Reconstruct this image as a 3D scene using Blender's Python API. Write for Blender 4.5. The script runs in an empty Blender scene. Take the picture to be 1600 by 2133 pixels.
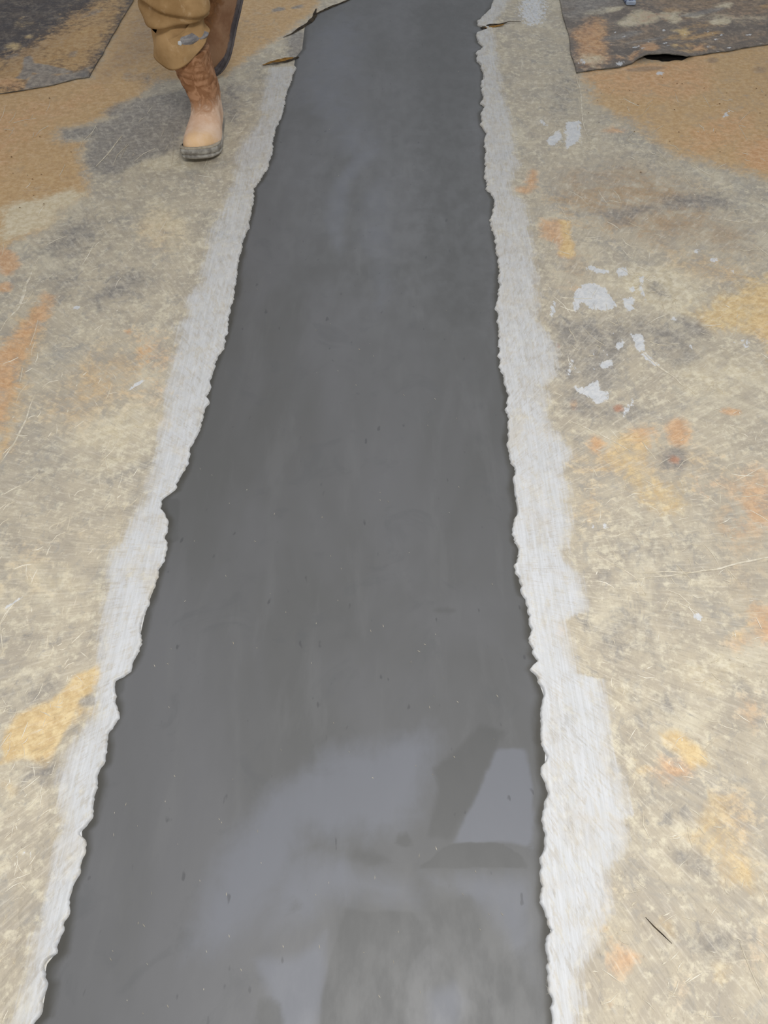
import bpy, math, random
import numpy as np
from mathutils import Vector, Matrix

random.seed(5)
rng = np.random.default_rng(5)
PI = math.pi
S = bpy.context.scene
C = S.collection

# ---------------------------------------------------------------- camera, world, light, exposure
CAM_H = 1.2
FOC = 1603.0
PITCH = math.radians(52)
cam = bpy.data.cameras.new('camera')
cam.sensor_fit = 'VERTICAL'
cam.sensor_height = 24
cam.lens = 24 * FOC / 2133
cam.clip_start = 0.02
co = bpy.data.objects.new('camera', cam)
C.objects.link(co)
co.location = (0, 0, CAM_H)
co.rotation_euler = (PI / 2 - PITCH, 0, 0)
S.camera = co

world = bpy.data.worlds.new('world')
S.world = world
world.use_nodes = True
bg = world.node_tree.nodes['Background']
bg.inputs[0].default_value = (0.92, 0.95, 1.0, 1)
bg.inputs[1].default_value = 0.42


def area(name, loc, aim, size, power, col=(1, 1, 1)):
    l = bpy.data.lights.new(name, 'AREA')
    l.shape = 'RECTANGLE'
    l.size, l.size_y = size
    l.energy = power
    l.color = col
    o = bpy.data.objects.new(name, l)
    C.objects.link(o)
    o.location = loc
    d = Vector(aim) - Vector(loc)
    o.rotation_euler = d.to_track_quat('-Z', 'Y').to_euler()
    return o


area('ceiling_lamp_near', (0.2, 0.1, 2.25), (0.15, 0.25, 0), (0.9, 0.5), 49, (1.0, 0.985, 0.965))
area('ceiling_lamp_far', (0.3, 6.5, 3.2), (0.0, 3.0, 0), (2.2, 0.5), 26, (0.86, 0.92, 1.0))

S.view_settings.view_transform = 'Standard'
S.view_settings.look = 'None'
S.view_settings.exposure = 0.0
S.view_settings.gamma = 1
S.view_settings.use_curve_mapping = False


# ---------------------------------------------------------------- helpers
def G(px, py, z=0.0):
    """where the sight line of a photo pixel meets the height z"""
    a = (px - 800) / FOC
    b = (1066.5 - py) / FOC
    dy = math.cos(PITCH) + b * math.sin(PITCH)
    dz = -math.sin(PITCH) + b * math.cos(PITCH)
    t = (z - CAM_H) / dz
    return (a * t, dy * t)


def lin(c):
    return tuple(((v / 255) / 12.92 if v / 255 <= .04045 else ((v / 255 + .055) / 1.055) ** 2.4) for v in c)


def mesh_obj(name, verts, faces, mat=None, parent=None, smooth=True, attrs=None):
    me = bpy.data.meshes.new(name)
    v = np.asarray(verts, dtype=np.float32)
    if isinstance(faces, np.ndarray):
        n, k = faces.shape
        me.vertices.add(len(v))
        me.vertices.foreach_set('co', v.ravel())
        me.loops.add(n * k)
        me.loops.foreach_set('vertex_index', faces.astype(np.int32).ravel())
        me.polygons.add(n)
        me.polygons.foreach_set('loop_start', np.arange(0, n * k, k, dtype=np.int32))
        me.polygons.foreach_set('loop_total', np.full(n, k, dtype=np.int32))
        me.update(calc_edges=True)
        me.validate()
    else:
        me.from_pydata([tuple(map(float, p)) for p in v], [], faces)
        me.update()
    if smooth:
        me.polygons.foreach_set('use_smooth', [True] * len(me.polygons))
    if attrs:
        for k, a in attrs.items():
            at = me.attributes.new(k, 'FLOAT', 'POINT')
            at.data.foreach_set('value', np.asarray(a, dtype=np.float32))
    if mat:
        me.materials.append(mat)
    o = bpy.data.objects.new(name, me)
    C.objects.link(o)
    if parent:
        o.parent = parent
    return o


def tag(o, label, cat, group=None):
    o['label'] = label
    o['category'] = cat
    if group:
        o['group'] = group
    return o


def grid_faces(nr, nc, wrap=False):
    r = np.arange(nr - 1)[:, None]
    if wrap:
        c = np.arange(nc)[None, :]
        c2 = (c + 1) % nc
    else:
        c = np.arange(nc - 1)[None, :]
        c2 = c + 1
    a = r * nc + c
    b = r * nc + c2
    d = (r + 1) * nc + c
    e = (r + 1) * nc + c2
    return np.stack([a, b, e, d], -1).reshape(-1, 4)


def noise1(x, seed, octs=((1, 1),)):
    """smooth 1-D value noise, -1..1"""
    out = np.zeros_like(x, dtype=float)
    for f, a in octs:
        r = np.random.default_rng(seed + int(f * 13))
        tab = r.uniform(-1, 1, 4096)
        t = x * f + 700
        i = np.floor(t).astype(int)
        u = t - i
        u = u * u * (3 - 2 * u)
        out += a * (tab[i % 4096] * (1 - u) + tab[(i + 1) % 4096] * u)
    return out


def noise2(x, y, seed, f=1.0):
    r = np.random.default_rng(seed)
    tab = r.uniform(-1, 1, (256, 256))
    X = x * f + 90
    Y = y * f + 90
    i = np.floor(X).astype(int)
    j = np.floor(Y).astype(int)
    u = X - i
    v = Y - j
    u = u * u * (3 - 2 * u)
    v = v * v * (3 - 2 * v)
    i %= 255
    j %= 255
    return (tab[i, j] * (1 - u) + tab[i + 1, j] * u) * (1 - v) + (tab[i, j + 1] * (1 - u) + tab[i + 1, j + 1] * u) * v


# ---------------------------------------------------------------- stains: shapes traced on the floor, in metres
def ell(cx, cy, rx, ry, rot=0):
    c, s = math.cos(math.radians(rot)), math.sin(math.radians(rot))
    return [(cx + rx * math.cos(t) * c - ry * math.sin(t) * s, cy + rx * math.cos(t) * s + ry * math.sin(t) * c)
            for t in [k * PI / 7 for k in range(14)]]


def stroke(pts, w):
    L, R = [], []
    for i, (x, y) in enumerate(pts):
        a = pts[max(0, i - 1)]
        b = pts[min(len(pts) - 1, i + 1)]
        dx, dy = b[0] - a[0], b[1] - a[1]
        n = math.hypot(dx, dy) or 1
        ww = w * (0.45 if i in (0, len(pts) - 1) else 1)
        L.append((x - dy / n * ww, y + dx / n * ww))
        R.append((x + dy / n * ww, y - dx / n * ww))
    return L + R[::-1]


# (pigment, outline in the photo, softness in metres, strength)
ST = []
SHEET_ST = []


def st(p, poly, soft=.04, k=1.0):
    w = np.array([G(x, y) for x, y in poly])
    if p == 'dark':
        k = min(1, k * 1.25)
    if p == 'cream':
        k = min(1, k * 1.2)
    if ST is SHEET_ST and p != 'white':
        soft = soft * 1.8
    ST.append((p, w, soft, k))


# ---- left side
st('tan', [(-400, 180), (0, 185), (185, 160), (285, -40), (470, -60), (700, -60), (655, 25), (600, 70), (520, 120), (470, 160), (330, 170), (290, 200), (235, 235), (185, 262), (125, 270), (122, 290), (178, 296), (168, 325), (180, 360), (190, 400), (130, 440), (90, 480), (0, 520), (-500, 560)], .05, .92)
st('orange', [(0, 205), (150, 185), (240, 165), (230, 200), (130, 260), (60, 340), (0, 400), (-400, 420), (-400, 220)], .14, .55)
st('orange', ell(200, 185, 30, 14), .03, .5)
st('brown', [(190, 165), (280, 0), (350, 0), (360, 100), (280, 150), (220, 180)], .08, .62)
st('brown', [(0, 300), (120, 240), (130, 300), (0, 420)], .2, .3)
st('cream', [(0, 430), (140, 395), (180, 400), (95, 475), (0, 505)], .04, .8)
st('orange', ell(90, 452, 40, 12, -20), .03, .55)
st('orange', ell(12, 545, 28, 30, -40), .02, .9)
st('orange', ell(8, 598, 20, 12), .015, .9)
st('orange', [(90, 605), (128, 612), (105, 655), (75, 700), (50, 760), (28, 830), (10, 890), (-60, 930), (-60, 760), (0, 720), (45, 670)], .03, .75)
st('tan', [(60, 620), (120, 612), (95, 720), (70, 800), (55, 900), (30, 960), (-30, 1000), (-30, 740)], .06, .62)
st('orange', ell(320, 735, 50, 45), .05, .5)
st('orange', ell(268, 692, 8, 7), .01, .8)
st('tan', ell(340, 480, 60, 55), .06, .52)
st('cream', ell(350, 470, 70, 60), .06, .5)
st('tan', ell(420, 250, 60, 100), .08, .3)
st('cream', ell(330, 345, 120, 25), .05, .45)
st('cream', [(190, 850), (250, 820), (360, 820), (340, 900), (260, 960), (120, 950)], .07, .5)
st('cream', ell(110, 1210, 120, 60), .1, .5)
st('cream', ell(200, 960, 90, 30), .07, .5)
st('yellow', [(205, 1385), (212, 1410), (195, 1440), (165, 1465), (150, 1500), (128, 1545), (95, 1600), (50, 1575), (0, 1590), (2, 1560), (20, 1500), (60, 1475), (110, 1455), (160, 1402)], .012, 1)
st('orange', ell(90, 1500, 28, 20), .02, .55)
st('yellow', ell(170, 1480, 35, 25), .02, .62)
st('yellow', ell(15, 1640, 20, 16), .02, .6)
st('dark', [(235, 245), (290, 205), (380, 185), (440, 170), (480, 220), (470, 250), (390, 265), (378, 310), (300, 335), (240, 370), (183, 352), (172, 322), (190, 290), (128, 290), (128, 270), (190, 260)], .03, .68)
st('dark', ell(260, 225, 50, 18, -15), .03, .6)
st('dark', ell(480, 210, 30, 50), .05, .55)  # boot's shadow beside it, painted into the floor colour
st('dark', ell(150, 500, 90, 40, -25), .06, .5)
st('dark', ell(250, 600, 90, 40, -20), .07, .56)
st('dark', ell(130, 590, 60, 50, -40), .06, .45)
st('dark', ell(120, 720, 40, 60), .06, .3)
st('dark', ell(80, 1000, 70, 50), .07, .4)
st('dark', ell(200, 1000, 60, 30), .06, .4)
st('dark', ell(60, 1440, 90, 35, -15), .04, .48)
st('dark', ell(90, 1610, 60, 35, -20), .03, .55)
st('dark', ell(100, 1330, 120, 35), .07, .42)
st('dark', ell(30, 1100, 60, 60), .08, .4)
st('dark', ell(185, 1462, 22, 14), .008, .7)
st('dark', ell(540, 60, 60, 40), .08, .3)
st('dark', ell(618, 95, 22, 32), .03, .9)
st('dark', ell(582, 19, 14, 4, -10), .02, .8)
st('dark', ell(620, 14, 14, 4, -10), .02, .75)
st('dark', ell(300, 160, 70, 24), .06, .35)
st('white', ell(160, 640, 7, 4), .006, 1)
st('white', stroke([(265, 815), (285, 800), (302, 790)], 4), .004, .8)
st('white', stroke([(0, 1280), (20, 1260), (50, 1240)], 4), .004, .7)
st('white', ell(50, 1780, 45, 30, -30), .03, .45)
st('white', ell(20, 1850, 30, 40), .03, .45)
st('dark', ell(7, 184, 8, 5), .02, 1)
st('tan', ell(210, 800, 170, 90, -30), .12, .5)
st('orange', ell(330, 830, 60, 60), .09, .42)
st('brown', ell(170, 1120, 110, 60), .12, .42)
st('tan', ell(60, 1180, 80, 90), .1, .42)
st('dark', ell(60, 400, 60, 12, -20), .05, .3)
# ---- right side
st('tan', ell(1330, 960, 170, 70), .1, .5)
st('brown', ell(1560, 1180, 60, 120), .08, .5)
st('tan', ell(1330, 430, 200, 70), .1, .45)
st('brown', ell(1200, 560, 60, 60), .08, .45)
st('tan', ell(1540, 1720, 80, 120), .08, .45)
st('tan', ell(1250, 1900, 60, 100), .08, .4)
st('tan', [(1203, 140), (1600, 80), (2100, 40), (2100, 480), (1600, 380), (1480, 345), (1400, 330), (1340, 280), (1220, 210)], .07, .8)
st('orange', [(1205, 150), (1300, 130), (1480, 112), (1500, 190), (1400, 215), (1300, 205), (1230, 190)], .06, .62)
st('orange', ell(1500, 275, 90, 45, -20), .08, .62)
st('orange', ell(1590, 320, 60, 40), .06, .8)
st('orange', ell(1280, 272, 30, 8), .03, .7)
st('orange', ell(1350, 140, 60, 9, -3), .02, .75)
st('brown', ell(1345, 143, 45, 6, -4), .01, .8)
st('brown', ell(1485, 125, 14, 6), .01, .9)
st('brown', ell(1585, 145, 20, 9), .02, .7)
st('dark', ell(1170, 205, 50, 60), .08, .42)
st('dark', ell(1140, 100, 40, 60), .08, .3)
st('dark', ell(1350, 330, 120, 30), .08, .3)
st('brown', [(1120, 350), (1300, 320), (1450, 370), (1500, 440), (1600, 470), (1600, 560), (1480, 530), (1300, 520), (1200, 460), (1130, 420)], .1, .55)
st('dark', [(1180, 440), (1350, 420), (1440, 395), (1520, 400), (1540, 440), (1400, 440), (1290, 470)], .05, .62)
st('brown', ell(1450, 480, 60, 30), .06, .5)
st('brown', ell(1350, 380, 90, 22), .06, .45)
st('orange', ell(1108, 375, 14, 26, 10), .02, .85)
st('orange', ell(1090, 395, 20, 10), .015, .7)
st('orange', [(1120, 450), (1165, 455), (1188, 458), (1190, 490), (1203, 530), (1190, 542), (1160, 533), (1155, 510), (1120, 495)], .02, .72)
st('yellow', [(1165, 458), (1188, 460), (1190, 490), (1200, 530), (1185, 538), (1162, 528), (1170, 500)], .012, .9)
st('yellow', [(1435, 655), (1500, 610), (1560, 580), (1700, 560), (1800, 700), (1620, 790), (1580, 700), (1490, 695), (1458, 685)], .05, .8)
st('orange', [(1540, 600), (1700, 570), (1700, 760), (1600, 740), (1560, 690)], .06, .6)
st('cream', ell(1370, 600, 110, 60, 8), .08, .58)
st('tan', ell(1480, 560, 120, 40, 8), .08, .5)
st('orange', ell(1190, 600, 60, 20), .04, .42)
st('dark', [(1125, 650), (1200, 655), (1300, 660), (1380, 640), (1450, 690), (1490, 760), (1400, 770), (1330, 720), (1300, 780), (1250, 870), (1180, 880), (1150, 800)], .04, .5)
st('dark', ell(1370, 605, 40, 25, 20), .04, .5)
st('dark', ell(1440, 680, 50, 20, 20), .03, .6)
st('dark', ell(1290, 860, 90, 30), .05, .5)
st('cream', ell(1500, 780, 110, 60, 10), .07, .5)
st('cream', ell(1480, 870, 110, 30, 10), .07, .4)
st('orange', ell(1196, 842, 7, 13), .008, .9)
st('orange', ell(1523, 857, 24, 9, 5), .012, .9)
st('red', ell(1288, 850, 12, 8), .01, 1)
st('red', ell(1163, 721, 5, 6), .006, .8)
st('orange', ell(1340, 905, 38, 28), .03, .66)
st('orange', ell(1412, 900, 30, 34), .02, .8)
st('orange', ell(1243, 925, 20, 22), .02, .75)
st('yellow', ell(1320, 925, 60, 30), .04, .55)
st('yellow', [(1260, 940), (1330, 930), (1360, 990), (1430, 1000), (1450, 1060), (1400, 1080), (1340, 1070), (1300, 1010)], .04, .66)
st('dark', ell(1400, 955, 40, 30), .03, .7)
st('red', ell(1404, 957, 14, 9, 20), .01, .8)
st('red', ell(1352, 932, 12, 8), .01, .55)
st('orange', [(1460, 1000), (1560, 960), (1640, 970), (1640, 1120), (1540, 1150), (1500, 1100), (1510, 1050)], .06, .6)
st('brown', ell(1520, 1090, 60, 60), .06, .5)
st('red', ell(1470, 1015, 20, 18), .03, .5)
st('dark', ell(1400, 1150, 110, 50), .08, .4)
st('dark', ell(1300, 1310, 160, 90), .1, .42)
st('dark', ell(1260, 1200, 22, 14), .02, .6)
st('tan', ell(1230, 1050, 50, 60), .05, .45)
st('cream', ell(1430, 1230, 80, 60), .06, .35)
st('orange', [(1570, 1260), (1660, 1220), (1660, 1360), (1590, 1350), (1530, 1360), (1500, 1340), (1560, 1300)], .04, .72)
st('yellow', ell(1540, 1320, 50, 30), .04, .5)
st('cream', ell(1480, 1400, 90, 50), .06, .55)
st('orange', ell(1560, 1480, 40, 40), .04, .5)
st('dark', ell(1370, 1475, 60, 40), .05, .5)
st('cream', ell(1290, 1450, 30, 40), .03, .5)
st('yellow', [(1368, 1520), (1410, 1515), (1440, 1540), (1475, 1570), (1490, 1600), (1440, 1600), (1400, 1560), (1370, 1545)], .015, .8)
st('orange', ell(1400, 1610, 48, 34, 10), .03, .7)
st('yellow', ell(1340, 1600, 30, 30), .03, .45)
st('dark', ell(1400, 1680, 90, 36, 10), .04, .52)
st('yellow', [(1450, 1650), (1500, 1660), (1530, 1740), (1580, 1810), (1595, 1860), (1555, 1880), (1500, 1840), (1480, 1790), (1420, 1740), (1440, 1700)], .03, .66)
st('dark', ell(1440, 1800, 60, 24, 30), .03, .6)
st('dark', ell(1490, 1960, 80, 46), .04, .5)
st('brown', ell(1560, 1560, 50, 90), .06, .4)
st('orange', ell(1300, 2000, 34, 28), .03, .85)
st('yellow', ell(1370, 1930, 60, 30, 20), .04, .5)
st('brown', ell(1250, 2040, 60, 80), .06, .45)
st('yellow', ell(1505, 2030, 22, 28), .02, .62)
st('orange', ell(1420, 2060, 20, 40), .03, .45)
st('orange', ell(1600, 1980, 40, 60), .04, .5)
st('dark', ell(1147, 1862, 9, 7), .006, 1)
st('orange', ell(1168, 1312, 22, 18), .03, .5)
# white daubs
for poly in ([(1199, 605), (1217, 590), (1240, 588), (1262, 600), (1277, 620), (1286, 642), (1259, 647), (1232, 643), (1211, 630), (1203, 656), (1195, 646), (1194, 622)],
             stroke([(1221, 560), (1232, 556), (1245, 564), (1270, 565)], 6), ell(1296, 565, 13, 10), stroke([(1291, 570), (1292, 582)], 4),
             stroke([(1326, 577), (1338, 577), (1335, 600), (1345, 627)], 5), ell(1318, 601, 8, 6),
             [(1296, 622), (1322, 617), (1320, 645), (1308, 650), (1300, 640)],
             stroke([(1153, 625), (1152, 640), (1150, 660)], 5), ell(1292, 717, 12, 8, -40), ell(1264, 758, 17, 9, -20),
             stroke([(1192, 750), (1186, 770), (1180, 788)], 5), stroke([(1200, 765), (1208, 778)], 4),
             [(1196, 800), (1215, 806), (1246, 790), (1252, 812), (1272, 815), (1262, 838), (1240, 844), (1232, 828), (1202, 818)],
             stroke([(1322, 826), (1312, 846), (1296, 870)], 5),
             [(1312, 695), (1340, 695), (1345, 728), (1330, 735)],
             stroke([(1330, 728), (1350, 745), (1375, 764)], 6), ell(1262, 1095, 8, 7), stroke([(1362, 1290), (1378, 1297)], 3),
             ell(1230, 1096, 7, 4), ell(1512, 239, 6, 5), stroke([(1505, 245), (1520, 229)], 3), ell(1375, 152, 9, 4),
             [(1178, 254), (1209, 250), (1211, 285), (1198, 300), (1180, 312), (1178, 290)],
             [(1144, 284), (1165, 270), (1170, 290), (1150, 305), (1136, 295)], stroke([(1125, 250), (1140, 262)], 7),
             ell(1525, 565, 5, 4), ell(1452, 523, 6, 5), ell(1487, 540, 8, 5), ell(1404, 663, 6, 4), ell(1440, 722, 3, 7),
             stroke([(1528, 712), (1560, 706)], 3), ell(1555, 717, 5, 8), ell(1455, 1285, 10, 8)):
    st('white', poly, .011, .86)
st('white', ell(1110, 20, 40, 40), .05, .6)
st('white', ell(1190, 280, 40, 30), .04, .42)
st('white', ell(1250, 720, 90, 100), .08, .28)
# wet strip: pale dry areas with overhead sheen painted in, and darker damp ones
for poly, sf, k in (([(804, 302), (791, 330), (749, 368), (739, 388), (729, 450), (725, 500), (712, 545), (690, 520), (672, 470), (671, 420), (680, 385), (705, 357), (740, 310)], .03, .62),
                 ([(745, 390), (790, 360), (830, 390), (835, 560), (825, 640), (790, 660), (770, 640), (752, 560), (735, 520), (735, 450)], .05, .5),
                 ([(620, 150), (640, 60), (700, 20), (760, 20), (780, 80), (760, 200), (820, 330), (700, 340), (630, 230), (600, 250)], .1, .6),
                 ([(1035, 1560), (1095, 1560), (1110, 1640), (1112, 1770), (1060, 1756), (945, 1755), (1000, 1640)], .008, 1),
                 ([(560, 1640), (680, 1560), (900, 1510), (925, 1560), (900, 1620), (885, 1700), (830, 1745), (720, 1762), (650, 1750), (560, 1900), (500, 1980), (380, 2000), (430, 1800)], .05, .85),
                 ([(870, 1812), (1120, 1812), (1125, 1900), (1110, 2050), (1060, 2000), (1000, 1900), (900, 1860)], .03, .7),
                 ([(620, 1990), (680, 1940), (680, 2010), (665, 2133), (655, 2250), (590, 2250), (560, 2080), (530, 2000)], .02, .95),
                 ([(560, 1760), (680, 1762), (860, 1830), (880, 1900), (700, 1890), (640, 1950), (540, 1960)], .04, .7),
                 ([(880, 2060), (960, 2030), (990, 2090), (960, 2160), (880, 2180)], .02, .7)):
    st('pale', poly, sf, k)
for poly, sf, k in (([(915, 1770), (950, 1757), (1040, 1755), (1090, 1785), (1097, 1808), (870, 1808), (900, 1790)], .006, 1),
                 ([(1000, 1505), (1052, 1525), (1035, 1560), (1000, 1640), (943, 1750), (890, 1745), (910, 1640), (900, 1600), (950, 1560)], .018, .85),
                 ([(820, 1760), (838, 1720), (862, 1752), (860, 1775)], .008, .7),
                 ([(720, 1895), (860, 1900), (900, 1960), (850, 2020), (840, 2250), (662, 2250), (668, 2080), (690, 1990)], .012, .9),
                 ([(740, 1760), (800, 1775), (825, 1800), (760, 1815), (720, 1790)], .02, .7),
                 ([(890, 1890), (980, 1862), (1010, 1950), (960, 2010), (900, 1980)], .02, .75),
                 ([(1000, 1980), (1110, 1960), (1130, 2080), (1130, 2250), (960, 2250), (960, 2120)], .03, .6),
                 ([(530, 2080), (570, 2065), (590, 2090), (600, 2250), (510, 2250)], .015, .7),
                 ([(590, 1850), (650, 1880), (600, 1960), (570, 1950)], .03, .5),
                 ([(840, 0), (1010, 0), (1000, 300), (1030, 500), (1040, 700), (900, 700), (850, 500), (850, 250)], .1, .6),
                 ([(700, 20), (800, 0), (760, 90), (700, 60)], .05, .4),
                 ([(350, 1040), (336, 1030), (330, 1050), (340, 1075), (360, 1100), (352, 1130), (370, 1130), (375, 1040)], .01, 1),
                 ([(238, 1415), (262, 1405), (260, 1440), (245, 1470), (236, 1450)], .01, .8),
                 (ell(925, 1272, 28, 12), .02, .6)):
    st('damp', poly, sf, k)


def masks(X, Y, pigs):
    out = {p: np.zeros(len(X), dtype=np.float32) for p in pigs}
    P = np.stack([X, Y], -1)
    for p, w, soft, k in ST:
        if p not in out:
            continue
        lo = w.min(0) - soft * 1.3
        hi = w.max(0) + soft * 1.3
        idx = np.nonzero((X > lo[0]) & (X < hi[0]) & (Y > lo[1]) & (Y < hi[1]))[0]
        if not len(idx):
            continue
        Q = P[idx]
        d = np.full(len(idx), 1e9)
        inside = np.zeros(len(idx), bool)
        n = len(w)
        for i in range(n):
            a = w[i]
            b = w[(i + 1) % n]
            e = b - a
            t = np.clip(((Q - a) @ e) / max(1e-12, e @ e), 0, 1)
            d = np.minimum(d, np.hypot(Q[:, 0] - a[0] - t * e[0], Q[:, 1] - a[1] - t * e[1]))
            if a[1] != b[1]:
                cond = ((a[1] > Q[:, 1]) != (b[1] > Q[:, 1])) & (Q[:, 0] < (b[0] - a[0]) * (Q[:, 1] - a[1]) / (b[1] - a[1]) + a[0])
                inside ^= cond
        sd = np.where(inside, d, -d)
        t = np.clip((sd + soft * 1.3) / (2.6 * soft), 0, 1)
        v = k * t * t * (3 - 2 * t)
        out[p][idx] = np.maximum(out[p][idx], v)
    return out


# ---------------------------------------------------------------- node materials
class NT:
    def __init__(self, name):
        self.m = bpy.data.materials.new(name)
        self.m.use_nodes = True
        self.t = self.m.node_tree
        self.bsdf = self.t.nodes['Principled BSDF']
        self.co = self.t.nodes.new('ShaderNodeTexCoord').outputs['Object']

    def sock(self, s, v):
        if isinstance(v, bpy.types.NodeSocket):
            self.t.links.new(v, s)
        elif isinstance(v, tuple) and len(v) == 3 and s.type == 'RGBA':
            s.default_value = (*v, 1)
        else:
            s.default_value = v

    def n(self, kind, **ins):
        nd = self.t.nodes.new(kind)
        for k, v in ins.items():
            self.sock(nd.inputs[k], v)
        return nd

    def math(self, op, a, b=0.0, clamp=False):
        nd = self.t.nodes.new('ShaderNodeMath')
        nd.operation = op
        nd.use_clamp = clamp
        self.sock(nd.inputs[0], a)
        self.sock(nd.inputs[1], b)
        return nd.outputs[0]

    def map(self, scale=(1, 1, 1), rot=(0, 0, 0), src=None):
        nd = self.t.nodes.new('ShaderNodeMapping')
        self.sock(nd.inputs['Vector'], src or self.co)
        nd.inputs['Scale'].default_value = scale
        nd.inputs['Rotation'].default_value = rot
        return nd.outputs[0]

    def noise(self, scale, detail=4, rough=.55, vec=None, dist=0.0):
        nd = self.n('ShaderNodeTexNoise', Scale=scale, Detail=detail, Roughness=rough, Distortion=dist)
        self.t.links.new(vec or self.co, nd.inputs['Vector'])
        return nd.outputs['Fac']

    def step(self, v, a, b, lo=0.0, hi=1.0):
        nd = self.t.nodes.new('ShaderNodeMapRange')
        nd.interpolation_type = 'SMOOTHSTEP'
        self.sock(nd.inputs['Value'], v)
        nd.inputs['From Min'].default_value = a
        nd.inputs['From Max'].default_value = b
        nd.inputs['To Min'].default_value = lo
        nd.inputs['To Max'].default_value = hi
        return nd.outputs['Result']

    def mix(self, f, a, b, mode='MIX'):
        nd = self.t.nodes.new('ShaderNodeMix')
        nd.data_type = 'RGBA'
        nd.blend_type = mode
        self.sock(nd.inputs[0], f)
        self.sock(nd.inputs[6], a)
        self.sock(nd.inputs[7], b)
        return nd.outputs[2]

    def attr(self, name):
        nd = self.t.nodes.new('ShaderNodeAttribute')
        nd.attribute_name = name
        return nd.outputs['Fac']

    def bump(self, h, strength, dist):
        nd = self.n('ShaderNodeBump', Strength=strength, Distance=dist, Height=h)
        self.t.links.new(nd.outputs[0], self.bsdf.inputs['Normal'])

    def out(self, col=None, rough=None, spec=None):
        if col is not None:
            self.sock(self.bsdf.inputs['Base Color'], col)
        if rough is not None:
            self.sock(self.bsdf.inputs['Roughness'], rough)
        if spec is not None:
            self.sock(self.bsdf.inputs['Specular IOR Level'], spec)
        return self.m


PIG = ['tan', 'orange', 'brown', 'cream', 'yellow', 'dark', 'red', 'white']
PCOL = {'tan': ((192, 152, 99), (208, 173, 124)), 'orange': ((200, 150, 104), (220, 178, 136)),
        'brown': ((148, 124, 98), (174, 150, 124)), 'cream': ((206, 192, 160), (226, 216, 190)),
        'yellow': ((208, 176, 122), (230, 204, 152)), 'dark': ((126, 122, 118), (160, 154, 146)),
        'red': ((160, 112, 88), (186, 140, 114)), 'white': ((204, 207, 210), (220, 221, 222))}


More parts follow.
